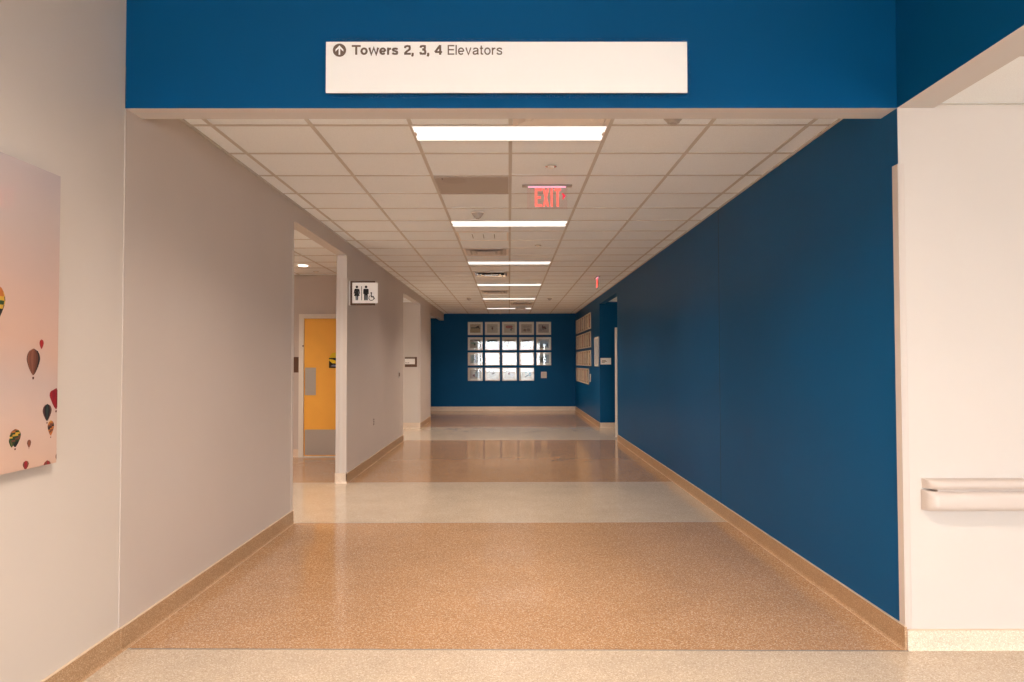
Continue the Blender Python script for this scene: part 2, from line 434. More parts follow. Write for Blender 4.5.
# ------------------------------------------------------------------ baseboards (coved terrazzo)
BH = .115
def base_x(mb, xf, s, y0, y1, mt, h=BH):      # runs along Y, face at xf, s=+1 sticks out to +x
    t = .012
    pr = [(xf, 0), (xf + s * (t + .010), 0), (xf + s * (t + .002), .010), (xf + s * t, .025), (xf + s * t, h - .003), (xf + s * (t - .003), h), (xf, h)]
    mb.prism(pr, 'y', y0, y1, M[mt])
    mb.prism([(xf, h), (xf + s * (t + .001), h), (xf + s * (t + .001), h + .003), (xf, h + .003)], 'y', y0, y1, M['strip'])
def base_y(mb, yf, x0, x1, mt, h=BH, s=-1):
    t = .012
    pr = [(yf, 0), (yf + s * (t + .010), 0), (yf + s * (t + .002), .010), (yf + s * t, .025), (yf + s * t, h - .003), (yf + s * (t - .003), h), (yf, h)]
    mb.prism(pr, 'x', x0, x1, M[mt])
    mb.prism([(yf, h), (yf + s * (t + .001), h), (yf + s * (t + .001), h + .003), (yf, h + .003)], 'x', x0, x1, M['strip'])
b = MB()
base_x(b, WLF, 1, -2.5, HDR, 'base_brown'); base_x(b, WL, 1, HDR, O1[0], 'base_brown')
base_x(b, WL, 1, O1[1] - .012, O2[0], 'base_brown'); base_x(b, WL, 1, O2[1] - .012, O3[0], 'base_brown')
base_y(b, O1[1], WL - WT, WL + .012, 'base_light'); 
struct('baseboard_left', b)
b = MB()
base_x(b, WR, -1, HDR - .010, O4[0], 'base_brown'); base_x(b, WR, -1, O4[1] - .012, YF, 'base_brown')
struct('baseboard_right', b)
b = MB(); base_y(b, YF, -5.0, WR - .012, 'base_light'); struct('baseboard_end', b)
b = MB(); base_y(b, HDR, WR + .002, 8.0, 'base_light', h=.098); struct('baseboard_front_right', b)
b = MB(); base_y(b, 11.33, -5.0, -3.225, 'base_light'); base_y(b, 11.33, -2.10, WL - WT, 'base_light'); base_x(b, WL - WT, -1, O1[1], 11.33, 'base_light')
struct('baseboard_restroom_passage', b)
b = MB(); base_y(b, 16.25, -5.0, WL + .0, 'base_light'); struct('baseboard_side_passage', b)
b = MB(); base_y(b, 16.16, WR - .0, 4.2, 'base_light'); struct('baseboard_recess', b)

# ------------------------------------------------------------------ ceiling lights
def troffer(x, y, z, label, group, lamp='lamp', watt=WATT, lx=2 * T - .014, ly=T / 2 - .006):
    """x,y = centre"""
    t = thing('ceiling_light', label, 'ceiling light', (x, y, z - .0005), group)
    x0, x1, y0, y1 = x - lx / 2, x + lx / 2, y - ly / 2, y + ly / 2
    h = MB(); r = .006
    for a, b, c, d in ((x0, x1, y0, y0 + r), (x0, x1, y1 - r, y1), (x0, x0 + r, y0 + r, y1 - r), (x1 - r, x1, y0 + r, y1 - r)):
        h.box(a, b, c, d, z - .011, z - .001, M['housing'])
    for xx in (x0 + r, x1 - r - .012): h.box(xx, xx + .012, y - .03, y + .03, z - .014, z - .009, M['housing'])
    h.build('frame', t)
    MB().box(x0 + r, x1 - r, y0 + r, y1 - r, z - .009, z - .002, M[lamp]).build('diffuser', t)
    L = bpy.data.lights.new('lamp', 'AREA'); L.shape = 'RECTANGLE'; L.size = lx - .03; L.size_y = ly - .03
    L.energy = watt; L.color = TINT; L.spread = math.radians(136)
    lo = bpy.data.objects.new('lamp', L); C.objects.link(lo); lo.parent = t; lo.location = (0, 0, -.0175)
    return t
names = ['nearest and largest long white ceiling light, just behind the blue header',
         'second long ceiling light, just beyond the glowing exit sign',
         'third long ceiling light from the front, midway along the hallway',
         'fourth long ceiling light from the front, beyond the bright framed diffuser',
         'fifth long ceiling light from the front, second from the far wall',
         'farthest long ceiling light, closest to the framed pictures on the end wall']
for r, nm in zip(LR, names):
    troffer(.006, GY + r * T + T / 4 - .012, CEIL, nm, 'long lights down the middle of the hallway ceiling', watt=WATT if r < 12 else WATT * 1.35)
for k, y in enumerate((1.5, -1.5, -5.0)):  # unseen fixtures, added to brighten the blue header and its sign
    troffer(0, y, LC, 'unseen long light added in the tall lobby, number %s from the blue header' % ('one', 'two', 'three')[k], 'added unseen lobby lights', 'added_lamp', (100, 45, 30)[k])
for k, y in enumerate((1.6, -2.4)):  # out-of-view fixtures added to light the cream handrail wall
    troffer(4.4, y, SC_, 'unseen long light added over the right passage, %s the handrail wall' % ('closer to', 'farther from')[k], 'added unseen right passage lights', 'added_lamp', 18)
troffer(-2.85, 7.4, 2.79, 'hidden long light added inside the restroom passage near its opening', 'added hidden side passage lights', 'lamp')  # hidden fixture added to light the restroom passage
troffer(-4.3, 9.7, 2.79, 'hidden long light added inside the restroom passage before the orange door', 'added hidden side passage lights', 'lamp')  # second hidden fixture, added to brighten the orange door and floor
troffer(-3.4, 14.5, 2.765, 'hidden long light added inside the second side passage', 'added hidden side passage lights', 'lamp')  # hidden fixture added to light the second passage
def downlight(x, y, z, r, label):
    t = thing('downlight', label, 'downlight', (x, y, z - .007))
    m_ = MB(); n = 28
    for j in range(n):
        a, b_ = 2 * PI * j / n, 2 * PI * (j + 1) / n
        for (r0, h0, r1, h1) in ((r * 1.28, 0, r * 1.25, -.007), (r * 1.25, -.007, r, -.004), (r, -.004, r * .98, .0)):
            m_.face([(x + r0 * math.cos(a), y + r0 * math.sin(a), z - .007 + h0), (x + r0 * math.cos(b_), y + r0 * math.sin(b_), z - .007 + h0),
                     (x + r1 * math.cos(b_), y + r1 * math.sin(b_), z - .007 + h1), (x + r1 * math.cos(a), y + r1 * math.sin(a), z - .007 + h1)], M['housing'])
    m_.build('trim_ring', t, smooth=True)
    MB().lathe([(r * .98, -.0035), (r * .98, -.001)], (x, y, z - .007), M['down'], 28).build('lens', t)
downlight(-2.85, 10.194, 2.79, .062, 'round lit downlight in the restroom passage ceiling in front of the orange door')

# ------------------------------------------------------------------ air grilles
def panel_frame(t, x0, x1, y0, y1, z, mt, r=.02, name='frame'):
    h = MB()
    for a, b, c, d in ((x0, x1, y0, y0 + r), (x0, x1, y1 - r, y1), (x0, x0 + r, y0 + r, y1 - r), (x1 - r, x1, y0 + r, y1 - r)):
        h.box(a, b, c, d, z - .012, z - .001, mt)
    return h.build(name, t)
def cell(i, j):
    return .012 + i * T + .014, .012 + (i + 1) * T - .014, GY + j * T + .014, GY + (j + 1) * T - .014
x0, x1, y0, y1 = cell(-1, 2)
t = thing('return_grille', 'large dark perforated return grille behind the nearest ceiling light', 'air grille', (x0, y0, CEIL - .001))
panel_frame(t, x0, x1, y0, y1, CEIL, M['perf'], .012)
g = MB(); g.box(x0 + .012, x1 - .012, y0 + .012, y1 - .012, CEIL - .008, CEIL - .001, M['perf'])
g.lathe([(.10, -.0005), (.10, 0)], (x0 + .15, y0 + .12, CEIL - .0079), ccol((.40, .355, .33)), 28)
g.build('perforated_plate', t)
MB().lathe([(.006, -.004), (.006, 0)], (x0 + .06, y0 + .06, CEIL - .008), M['dark'], 10).build('screw', t)
def louvred(i, j, label, bright):
    x0, x1, y0, y1 = cell(i, j)
    t = thing('air_diffuser', label, 'air diffuser', (x0, y0, CEIL - .001), 'louvred diffusers in the hallway ceiling')
    panel_frame(t, x0, x1, y0, y1, CEIL, M['housing'], .03)
    MB().box(x0 + .03, x1 - .03, y0 + .03, y1 - .03, CEIL - .003, CEIL - .001, M[('housing', 'perf', 'dark')[bright]]).build('plenum', t)
    # nested square cones
    cx, cy = (x0 + x1) / 2, (y0 + y1) / 2
    for k, (ro, ri, hz) in enumerate(((.255, .215, .020), (.185, .145, .022), (.115, .0, .024))):
        m_ = MB(); z0, z1 = CEIL - .004, CEIL - hz
        o4 = [(-ro, -ro), (ro, -ro), (ro, ro), (-ro, ro)]; i4 = [(-ri, -ri), (ri, -ri), (ri, ri), (-ri, ri)]
        mt = M[('housing', 'louvre', 'chrome')[bright]]
        if ri:
            for q in range(4):
                a, b_, c, d = o4[q], o4[(q + 1) % 4], i4[(q + 1) % 4], i4[q]
                m_.face([(cx + a[0], cy + a[1], z1), (cx + b_[0], cy + b_[1], z1), (cx + c[0], cy + c[1], z0), (cx + d[0], cy + d[1], z0)], mt)
        else:
            m_.box(cx - ro, cx + ro, cy - ro, cy + ro, z1, z1 + .004, mt)
        m_.build('louvre', t)
def slotted(i, j, label):
    x0, x1, y0, y1 = cell(i, j)
    t = thing('slot_diffuser', label, 'air diffuser', (x0, y0, CEIL - .001))
    panel_frame(t, x0, x1, y0, y1, CEIL, M['housing'], .02)
    g = MB(); g.box(x0 + .02, x1 - .02, y0 + .02, y1 - .02, CEIL - .009, CEIL - .001, M['tile'])
    g.build('face_plate', t)
    s_ = MB()
    for k in range(3):
        xx = x0 + .17 + k * .125
        s_.box(xx - .003, xx + .003, y0 + .14, y1 - .16, CEIL - .0098, CEIL - .0089, M['dark'])
    s_.build('slots', t)
slotted(-1, 6, 'pale slotted air diffuser just past the second ceiling light')
louvred(-1, 8, 'dark louvred air diffuser between the second and third ceiling lights', 1)
louvred(-1, 12, 'shiny framed air diffuser between the third and fourth ceiling lights', 2)
louvred(-1, 17, 'small dark louvred air diffuser between the fourth and fifth ceiling lights', 1)
louvred(0, 22, 'farthest louvred air diffuser, right of the middle of the ceiling', 1)
louvred(0, -1, 'air diffuser half hidden by the blue header, in front of the nearest light', 0)

# ------------------------------------------------------------------ detectors and sprinklers
def detector(x, y, z, label, r=.066):
    t = thing('smoke_detector', label, 'smoke detector', (x, y, z - .007), 'smoke detectors on the hallway ceiling')
    MB().lathe([(r, 0), (r, -.006), (r * .94, -.010)], (x, y, z - .007), M['white'], 28).build('base_ring', t, smooth=True)
    MB().lathe([(r * .90, -.010), (r * .50, -.046), (r * .48, -.050), (r * .30, -.052), (r * .28, -.062), (.002, -.063)], (x, y, z - .007), M['grey'], 28).build('sensor_head', t, smooth=True)
detector(-.30, 7.10, CEIL, 'conical smoke detector on the ceiling in front of the second light')
detector(-.896, 16.56, CEIL, 'small smoke detector far down the ceiling left of the lights')
detector(.921, 16.59, CEIL, 'small smoke detector far down the ceiling right of the lights')
detector(.964, 4.27, CEIL, 'domed smoke detector at the blue header, right of the nearest light', .075)
def cover(x, y, z, label, r=.042):
    t = thing('sprinkler', label, 'sprinkler', (x, y, z - .007), 'flush sprinklers in the ceiling')
    MB().lathe([(r, 0), (r, -.004), (r * .85, -.006), (r * .62, -.003)], (x, y, z - .007), M['chrome'], 24).build('escutcheon', t, smooth=True)
    MB().lathe([(r * .55, -.004), (r * .55, -.014), (r * .3, -.02)], (x, y, z - .007), M['white'], 20).build('cover_plate', t, smooth=True)
cover(.313, 5.411, CEIL, 'round flush sprinkler between the nearest light and the exit sign')
cover(.362, 9.09, CEIL, 'round flush sprinkler right of the ceiling middle line beyond the exit sign')
cover(-2.837, 10.83, 2.79, 'small round sprinkler behind the downlight in the restroom passage')
def pendant(x, label):
    y = 21.2; z = CEIL - .007
    t = thing('sprinkler', label, 'sprinkler', (x, y, z), 'pendent sprinklers near the end wall')
    MB().lathe([(.03, 0), (.03, -.006), (.008, -.01), (.008, -.045), (.012, -.05)], (x, y, z), M['white'], 16).build('stem', t, smooth=True)
    MB().lathe([(.02, -.056), (.02, -.06)], (x, y, z), M['white'], 16).build('deflector', t)
pendant(-.41, 'tiny white pendent sprinkler over the end wall, left of the pair')
pendant(-.24, 'tiny white pendent sprinkler over the end wall, right of the pair')
# small box under the ceiling before the farthest lamp
t = thing('junction_box', 'small beige box under the ceiling in front of the farthest light', 'box', (.30, 19.3, CEIL - .007))
MB().box(.165, .44, 19.27, 19.33, CEIL - .080, CEIL - .007, M['tile']).build('body', t, bevel=.004)
MB().box(.175, .43, 19.262, 19.270, CEIL - .072, CEIL - .016, M['soffit']).build('cover_plate', t)

# ------------------------------------------------------------------ exit signs
def letter(mb, polys, x, z, w_, h_, y0, y1, mt):
    for pl in polys: mb.prism([(x + a * w_, z + b_ * h_) for a, b_ in pl], 'y', y0, y1, mt)
S = .30
GL = {'E': [[(0, 0), (.34, 0), (.34, 1), (0, 1)], [(.34, 0), (1, 0), (1, .14), (.34, .14)], [(.34, .44), (.85, .44), (.85, .57), (.34, .57)], [(.34, .86), (1, .86), (1, 1), (.34, 1)]],
      'X': [[(0, 0), (.34, 0), (1, 1), (.66, 1)], [(.66, 0), (1, 0), (.34, 1), (0, 1)]],
      'I': [[(.2, 0), (.8, 0), (.8, 1), (.2, 1)]],
      'T': [[(.33, 0), (.67, 0), (.67, .86), (.33, .86)], [(0, .86), (1, .86), (1, 1), (0, 1)]]}
def exit_sign(label, loc, rotz):
    """built facing -Y with its top centre at the origin"""
    t = thing('exit_sign', label, 'exit sign', (0, 0, 0), 'illuminated exit signs')
    MB().box(-.205, .205, -.03, .03, -.014, -.0005, M['grey']).build('canopy', t, bevel=.004)
    MB().box(-.155, .155, -.010, .010, -.020, -.014, M['exit_pink']).build('light_bar', t)
    MB().box(-.165, .165, -.004, .004, -.198, -.020, M['exit_clear']).build('acrylic_panel', t)
    lt = MB(); co = MB()
    xs = -.101
    for ch, w_ in (('E', .057), ('X', .054), ('I', .030), ('T', .054)):
        letter(lt, GL[ch], xs, -.180, w_, .150, -.0066, -.0045, M['exit_red'])
        xs += w_ + .0065
    lt.build('letters', t)
    for ch in 'c':
        co.prism([(.118, -.070), (.132, -.070), (.153, -.092), (.132, -.120), (.124, -.120), (.128, -.092)], 'y', -.0066, -.0045, M['exit_dark'])
    co.build('chevron', t)
    t.location = loc; t.rotation_euler = (0, 0, rotz)
    return t
exit_sign('nearer glowing red exit sign hanging across the hallway', (.316, 6.02, CEIL), 0)
exit_sign('farther exit sign seen edge on beside the right blue wall', (1.515, 12.6, CEIL), -PI / 2)

# ------------------------------------------------------------------ overhead sign
YS = 3.69
t = thing('overhead_sign', 'long white hanging sign on the blue header reading Towers 2, 3, 4 Elevators', 'sign', (0, YS, 2.803))
MB().box(-.908, .923, YS + .008, YS + .014, 2.783, 3.088, M['clear']).build('acrylic_backplate', t, bevel=.001)
MB().box(-.923, .906, YS, YS + .007, 2.805, 3.066, M['signwhite']).build('sign_panel', t, bevel=.001)
for sx in (-.85, .85):
    for sz in (2.85, 3.03): MB().lathe([(.008, .014), (.008, HDR - YS)], (sx, YS, sz), M['steel'], 12, 'y').build('standoff', t)
text_strokes('bold_lettering', 'Towers 2, 3, 4', .20, -.792, 2.9985, .455, .050, YS - .0012, t)
text_strokes('light_lettering', 'Elevators', .135, -.307, 2.9985, .277, .050, YS - .0012, t)
ic = MB(); ic.lathe([(.0335, -.0016), (.0335, -.0006)], (-.854, YS, 3.022), M['signtext'], 40, 'y'); ic.build('arrow_disc', t)
ar = MB(); cx, cz = -.854, 3.022; y_ = YS - .0022
ar.face([(cx - .0042, y_, cz - .024), (cx + .0042, y_, cz - .024), (cx + .0042, y_, cz + .012), (cx - .0042, y_, cz + .012)], M['signwhite'])
for s in (-1, 1):
    ar.face([(cx, y_ - .0002, cz + .024), (cx + s * .020, y_ - .0002, cz + .003), (cx + s * .020, y_ - .0002, cz - .008), (cx, y_ - .0002, cz + .012)], M['signwhite'])
ar.build('arrow', t)

# ------------------------------------------------------------------ corner guards
def guard(x, y, sx, sy, label, z0=.118, z1=2.452, leg=.05, leg2=.028):
    """L-shaped strip: one leg on the face toward -Y (width leg along x), one on the side face (length leg2 along y)"""
    g = MB(); t_ = .003; X = x + sx * t_; Y = y - t_
    pts = [(X, Y), (x - sx * leg, Y), (x - sx * leg, y), (x, y), (x, y + sy * leg2), (X, y + sy * leg2)]
    g.prism(pts, 'z', z0, z1, M['guard'])
    tag(g.build('corner_guard', origin=(x, y, z0)), label, 'corner guard', 'vinyl corner guards')
# right wall corner nearest the camera
g = MB()
g.box(WR - .006, WR, HDR - .006, HDR + .05, .118, 2.452, M['guard']); g.box(WR, WR + .028, HDR - .006, HDR, .105, 2.452, M['guard'])
tag(g.build('corner_guard', bevel=.002, origin=(WR, HDR, .118)), 'tall corner guard where the right blue wall meets the cream wall', 'corner guard', 'vinyl corner guards')
g = MB(); y = O1[0]
g.box(WL - .05, WL, y, y + .003, .118, 2.46, M['guard']); g.box(WL, WL + .004, y - .05, y + .003, .118, 2.46, M['guard'])
tag(g.build('corner_guard', origin=(WL, y, .118)), 'corner guard on the near edge of the restroom passage opening', 'corner guard', 'vinyl corner guards')
for yy, z1, lb in ((O1[1], 2.46, 'cream corner guard on the far edge of the restroom passage opening'), (O2[1], 2.46, 'cream corner guard on the far edge of the second left opening')):
    g = MB()
    g.box(WL - .045, WL + .004, yy - .004, yy, .118, z1, M['guard']); g.box(WL, WL + .004, yy, yy + .05, .118, z1, M['guard'])
    tag(g.build('corner_guard', origin=(WL, yy, .118)), lb, 'corner guard', 'vinyl corner guards')
g = MB(); yy = O1[1]
g.box(WL - WT - .004, WL - WT + .045, yy - .004, yy, .118, 2.46, M['guard']); g.box(WL - WT - .004, WL - WT, yy, yy + .05, .118, 2.46, M['guard'])
tag(g.build('corner_guard', origin=(WL - WT, yy, .118)), 'inner corner guard beside the orange door, left on the opening end wall', 'corner guard', 'vinyl corner guards')
g = MB(); y = O3[0]
g.box(WL - .05, WL, y, y + .003, .118, 2.46, M['guard']); g.box(WL, WL + .004, y - .05, y + .003, .118, 2.46, M['guard'])
tag(g.build('corner_guard', origin=(WL, y, .118)), 'farthest corner guard, where the left wall ends before the blue end wall', 'corner guard', 'vinyl corner guards')

# ------------------------------------------------------------------ handrail on the right cream wall
t = thing('handrail', 'cream vinyl handrail bumper on the right cream wall', 'handrail', (2.034, HDR, .706))
X0, X1 = 2.078, 7.6
def round_bar(name, x0, x1, z0, z1, d0, d1, r, par, endr):
    """bar standing off the wall from d0 to d1, rounded long edges, curved return at the left end"""
    g = MB()
    prof = []
    zc = (z0 + z1) / 2; n = 6
    # profile in (depth, z)
    rr = min(r, (z1 - z0) / 2 - .0005)
    prof.append((d0, z0))
    for k in range(n + 1):
        a = -PI / 2 + PI / 2 * k / n; prof.append((d1 - rr + rr * math.cos(a), z0 + rr + rr * math.sin(a)))
    for k in range(n + 1):
        a = PI / 2 * k / n; prof.append((d1 - rr + rr * math.cos(a), z1 - rr + rr * math.sin(a)))
    prof.append((d0, z1))
    # stations: curved return then straight run
    st_ = []
    for k in range(7):
        a = PI / 2 * k / 6
        st_.append((x0 + endr - endr * math.cos(a), math.sin(a) * 1.0))
    st_[0] = (x0, .0)
    st_.append((x1, 1.0))
    rows = []
    for sx, f in st_:
        rows.append([(sx, HDR - (d * (d1 - endr * (1 - f)) / d1), z) for d, z in prof])
    i = len(g.v); m_ = len(prof)
    for r_ in rows: g.v += r_
    k = g.m(M['rail'])
    for q in range(len(rows) - 1):
        for j in range(m_):
            j2 = (j + 1) % m_
            g.f.append((i + q * m_ + j, i + q * m_ + j2, i + (q + 1) * m_ + j2, i + (q + 1) * m_ + j)); g.mi.append(k)
    g.f.append(tuple(i + j for j in range(m_))); g.mi.append(k)
    g.f.append(tuple(i + (len(rows) - 1) * m_ + j for j in range(m_))[::-1]); g.mi.append(k)
    return g.build(name, par, smooth=True)
round_bar('bumper_rail', X0, X1, .698, .798, .0, .080, .030, t, .055)
round_bar('grip_rail', X0 + .004, X1, .808, .854, .0, .086, .022, t, .058)
MB().box(X0 + .05, X1, HDR - .058, HDR, .792, .815, M['rail']).build('rail_core', t)

# ------------------------------------------------------------------ balloon picture on the left wall
XA = WLF + .034
AY0, AY1, AZ0, AZ1 = 1.30, 3.150, 1.022, 2.243
t = thing('balloon_picture', 'large frameless glossy print of hot air balloons on the left cream wall', 'picture', (WLF, (AY0 + AY1) / 2, AZ0))
MB().box(XA - .008, XA - .002, AY0, AY1, AZ0, AZ1, M['white']).build('backing_board', t)
ac = MB()
pr = MB()
pr.box(XA - .002, XA, AY0, AY1, AZ0, AZ1, M['print'], {'-x': M['white'], '+z': M['white'], '-z': M['white'], '+y': M['white'], '-y': M['white']})
def balloon(cy, zt, zb, w_, cols, basket=True, ramp=None):
    h = zt - zb
    hb = h * (.86 if basket else 1.0)
    rows = 10; ncol = len(cols); eps = .0006 + .00005 * random.random()
    def half(t_):
        if t_ < .42: return math.sin(math.acos(1 - t_ / .42)) if t_ > 0 else 0
        u = (t_ - .42) / .58
        return max(0.0, 1 - u) ** .9 * (1 + .35 * u) * (1 - .0) + .10 * u
    def P(i, j):
        t_ = i / rows; hw = half(t_) * w_ / 2
        s = math.sin((j / ncol - .5) * PI)
        return (XA + eps, min(max(cy + s * hw, AY0), AY1), max(zt - hb * t_, AZ0))
    for i in range(rows):
        for j in range(ncol):
            q = [P(i, j), P(i, j + 1), P(i + 1, j + 1), P(i + 1, j)]
            pr.face(q, ccol(cols[j] if ramp is None else ramp[min(len(ramp) - 1, int((i + j * .6) * len(ramp) / rows))], .45, 1.0))
    if basket:
        a = w_ * .07
        q = [(cy - a, zb + h * .08), (cy + a, zb + h * .08), (cy + a * .8, zb), (cy - a * .8, zb)]
        pr.face([(XA + eps, min(y_, AY1), max(z_, AZ0)) for y_, z_ in q], ccol((.10, .03, .02), .45, 1.0))
dk, br, rd, gr, og, yl = (.015, .012, .012), (.16, .055, .03), (.30, .012, .015), (.03, .06, .02), (.45, .14, .03), (.55, .33, .04)
balloon(2.752, 1.745, 1.56, .128, [dk] * 8, ramp=[rd, rd, rd, og, og, og, yl, gr, yl, dk])
balloon(2.988, 1.503, 1.378, .085, [dk, (.22, .085, .05), (.18, .065, .04), (.24, .09, .055), (.17, .06, .035), (.12, .04, .025), dk, dk])
balloon(3.038, 1.541, 1.502, .028, [rd, (.38, .02, .02), rd], basket=False)
balloon(3.142, 1.338, 1.235, .080, [(.22, .01, .015), rd, (.20, .01, .015), rd])
balloon(3.116, 1.330, 1.28, .040, [rd, (.22, .01, .015)], basket=False)
balloon(3.082, 1.274, 1.192, .060, [dk, (.12, .04, .03), dk, (.03, .05, .04), dk, (.14, .05, .03), dk])
balloon(3.108, 1.204, 1.130, .044, [og, dk, og, dk, og], ramp=[yl, og, br, dk, og, br, og])
balloon(2.886, 1.188, 1.106, .066, [gr, og, gr, br, og, gr], ramp=[br, og, gr, yl, gr, br, gr, dk])
balloon(2.866, 1.160, 1.118, .034, [gr, (.10, .12, .03), gr], basket=False)
balloon(2.969, 1.138, 1.100, .025, [br, (.25, .07, .03), br])
balloon(2.951, 1.056, 1.020, .037, [br, rd, br], basket=False)
balloon(3.087, 1.040, .98, .050, [rd, br, rd, br], basket=False)
balloon(3.160, 1.062, 1.025, .034, [br, rd], basket=False)
balloon(3.158, 1.085, 1.072, .018, [rd, rd], basket=False)
balloon(2.45, 1.48, 1.36, .085, [dk, br, og, br, dk]); balloon(2.2, 1.9, 1.70, .14, [rd, yl, rd, yl, rd, dk])
balloon(1.8, 1.35, 1.22, .09, [gr, yl, gr, dk]); balloon(2.62, 1.24, 1.18, .035, [br, dk])
pr.build('printed_sheet', t)

# ------------------------------------------------------------------ restroom blade sign
YB = 9.01; u = .01222
t = thing('restroom_sign', 'square restroom sign with man, woman and wheelchair symbols projecting from left wall', 'sign', (WL, YB, 2.29))
MB().box(WL + .0005, WL + .012, YB - .02, YB + .05, 2.142, 2.44, M['white']).build('wall_bracket', t, bevel=.002)
MB().box(WL + .012, -1.637, YB, YB + .012, 2.142, 2.44, M['bronze']).build('back_plate', t, bevel=.002)
MB().box(-1.912, -1.601, YB - .022, YB - .0005, 2.167, 2.418, M['signwhite']).build('sign_panel', t, bevel=.002)
pg = MB(); y0, y1 = YB - .0235, YB - .0220
def sp(px, py): return (-1.917 + (px - 351.7) * .01208, 2.424 - (py - 281.9) * .01208)
def poly(pts): pg.prism([sp(*q) for q in pts], 'y', y0, y1, M['ink'])
def disc(px, py, r, n=16): pg.prism([(sp(px, py)[0] + r * math.cos(2 * PI * k / n), sp(px, py)[1] + r * math.sin(2 * PI * k / n)) for k in range(n)], 'y', y0, y1, M['ink'])
disc(356.9, 286.8, .0155)
poly([(355.2, 288.6), (358.6, 288.6), (359.4, 289.4), (360.1, 293.6), (359.5, 293.9), (358.6, 291), (359.7, 296), (354.1, 296), (355.2, 291), (354.3, 293.9), (353.7, 293.6), (354.4, 289.4)])
poly([(355.5, 295.9), (356.7, 295.9), (356.7, 300.3), (355.8, 300.3)]); poly([(357.1, 295.9), (358.3, 295.9), (358.0, 300.3), (357.1, 300.3)])
poly([(361.45, 286), (361.95, 286), (361.95, 300.4), (361.45, 300.4)])
disc(366.1, 286.8, .0155)
poly([(364.1, 288.7), (368.1, 288.7), (368.8, 289.4), (368.8, 294), (368.0, 294), (368.0, 290.6), (367.9, 300.3), (366.3, 300.3), (366.25, 295), (365.95, 295), (365.9, 300.3), (364.3, 300.3), (364.2, 290.6), (364.2, 294), (363.4, 294), (363.4, 289.4)])
disc(371.4, 292.9, .010)
poly([(371.1, 293.6), (371.9, 293.6), (372.0, 296), (373.6, 296.0), (373.6, 296.5), (372.0, 296.5), (374.2, 297.0), (375.4, 299.2), (374.9, 299.5), (373.7, 297.5), (371.2, 297.3)])
n = 22; cxw, czw = sp(371.5, 298.0)
for k in range(n):
    a, b_ = PI * .62 + 1.62 * PI * k / n, PI * .62 + 1.62 * PI * (k + 1) / n
    q = [(cxw + r_ * math.cos(an), czw + r_ * math.sin(an)) for r_, an in ((.034, a), (.034, b_), (.0265, b_), (.0265, a))]
    pg.prism(q, 'y', y0, y1, M['ink'])
pg.build('pictograms', t)

# ------------------------------------------------------------------ small plates on walls
t = thing('room_sign', 'small brown and white room sign inside the second left opening', 'sign', (-2.156, 16.25, 1.34))
MB().box(-2.288, -2.024, 16.238, 16.2495, 1.34, 1.561, M['bronze']).build('back_plate', t, bevel=.002)
MB().box(-2.288, -2.068, 16.228, 16.2375, 1.402, 1.521, M['signwhite']).build('sign_panel', t, bevel=.001)
MB().box(-2.288, -2.068, 16.230, 16.2375, 1.523, 1.556, ccol((.20, .15, .11))).build('top_insert', t)
tx = MB(); tx.box(-2.28, -2.245, 16.2270, 16.2279, 1.426, 1.438, M['signtext']); tx.box(-2.232, -2.192, 16.2270, 16.2279, 1.426, 1.438, M['signtext']); tx.build('small_lettering', t)
t = thing('room_sign', 'small white room sign in the right blue recess beside the pale door', 'sign', (2.12, 16.16, 1.388))
MB().box(2.005, 2.236, 16.148, 16.1595, 1.388, 1.53, M['signwhite']).build('sign_panel', t, bevel=.002)
tx = MB()
for k in range(3): tx.box(2.03 + .004 * k, 2.10 + .02 * ((k * 2) % 3), 16.1470, 16.1479, 1.425 + k * .024, 1.435 + k * .024, M['signtext'])
tx.build('small_lettering', t)
t = thing('room_sign', 'narrow dark sign on the passage wall left of the orange door', 'sign', (-3.34, 11.33, 1.29))
MB().box(-3.46, -3.222, 11.318, 11.3295, 1.291, 1.529, M['bronze']).build('back_plate', t, bevel=.002)
MB().box(-3.46, -3.30, 11.310, 11.3175, 1.35, 1.49, M['signwhite']).build('sign_panel', t)
# outlet, switch
t = thing('wall_outlet', 'small outlet low on the left wall between the two openings', 'outlet', (WL, 10.65, .53))
MB().box(WL + .0005, WL + .005, 10.61, 10.69, .53, .65, M['taupe']).build('cover_plate', t, bevel=.001)
rc = MB()
for zz in (.558, .590, .622): rc.box(WL + .005, WL + .008, 10.625, 10.675, zz - .010, zz + .010, M['bronze'])
rc.build('receptacle', t)
t = thing('light_switch', 'grey switch plate on the left wall before the second opening', 'light switch', (WL, 13.1, 1.165))
MB().box(WL + .0005, WL + .006, 13.0, 13.2, 1.165, 1.29, M['grey']).build('cover_plate', t, bevel=.001)
for yy in (13.05, 13.12): MB().box(WL + .006, WL + .011, yy, yy + .035, 1.195, 1.26, M['bronze']).build('rocker', t)
# narrow glazed notice case on the right wall
t = thing('notice_case', 'narrow glazed notice frame on the right blue wall, nearest the blue recess', 'notice frame', (WR, 16.64, 1.343))
g = MB()
for a, b, c, d in ((16.30, 16.99, 1.343, 1.385), (16.30, 16.99, 1.963, 2.005), (16.30, 16.36, 1.385, 1.963), (16.93, 16.99, 1.385, 1.963)):
    g.box(WR - .022, WR - .0005, a, b, c, d, M['doorpaint'])
g.build('frame', t)
MB().box(WR - .010, WR - .001, 16.36, 16.93, 1.385, 1.963, ccol((.42, .48, .54))).build('notice', t)
for a in (16.50, 16.64, 16.78): MB().box(WR - .014, WR - .0101, a - .012, a + .012, 1.385, 1.963, M['doorpaint']).build('divider', t)

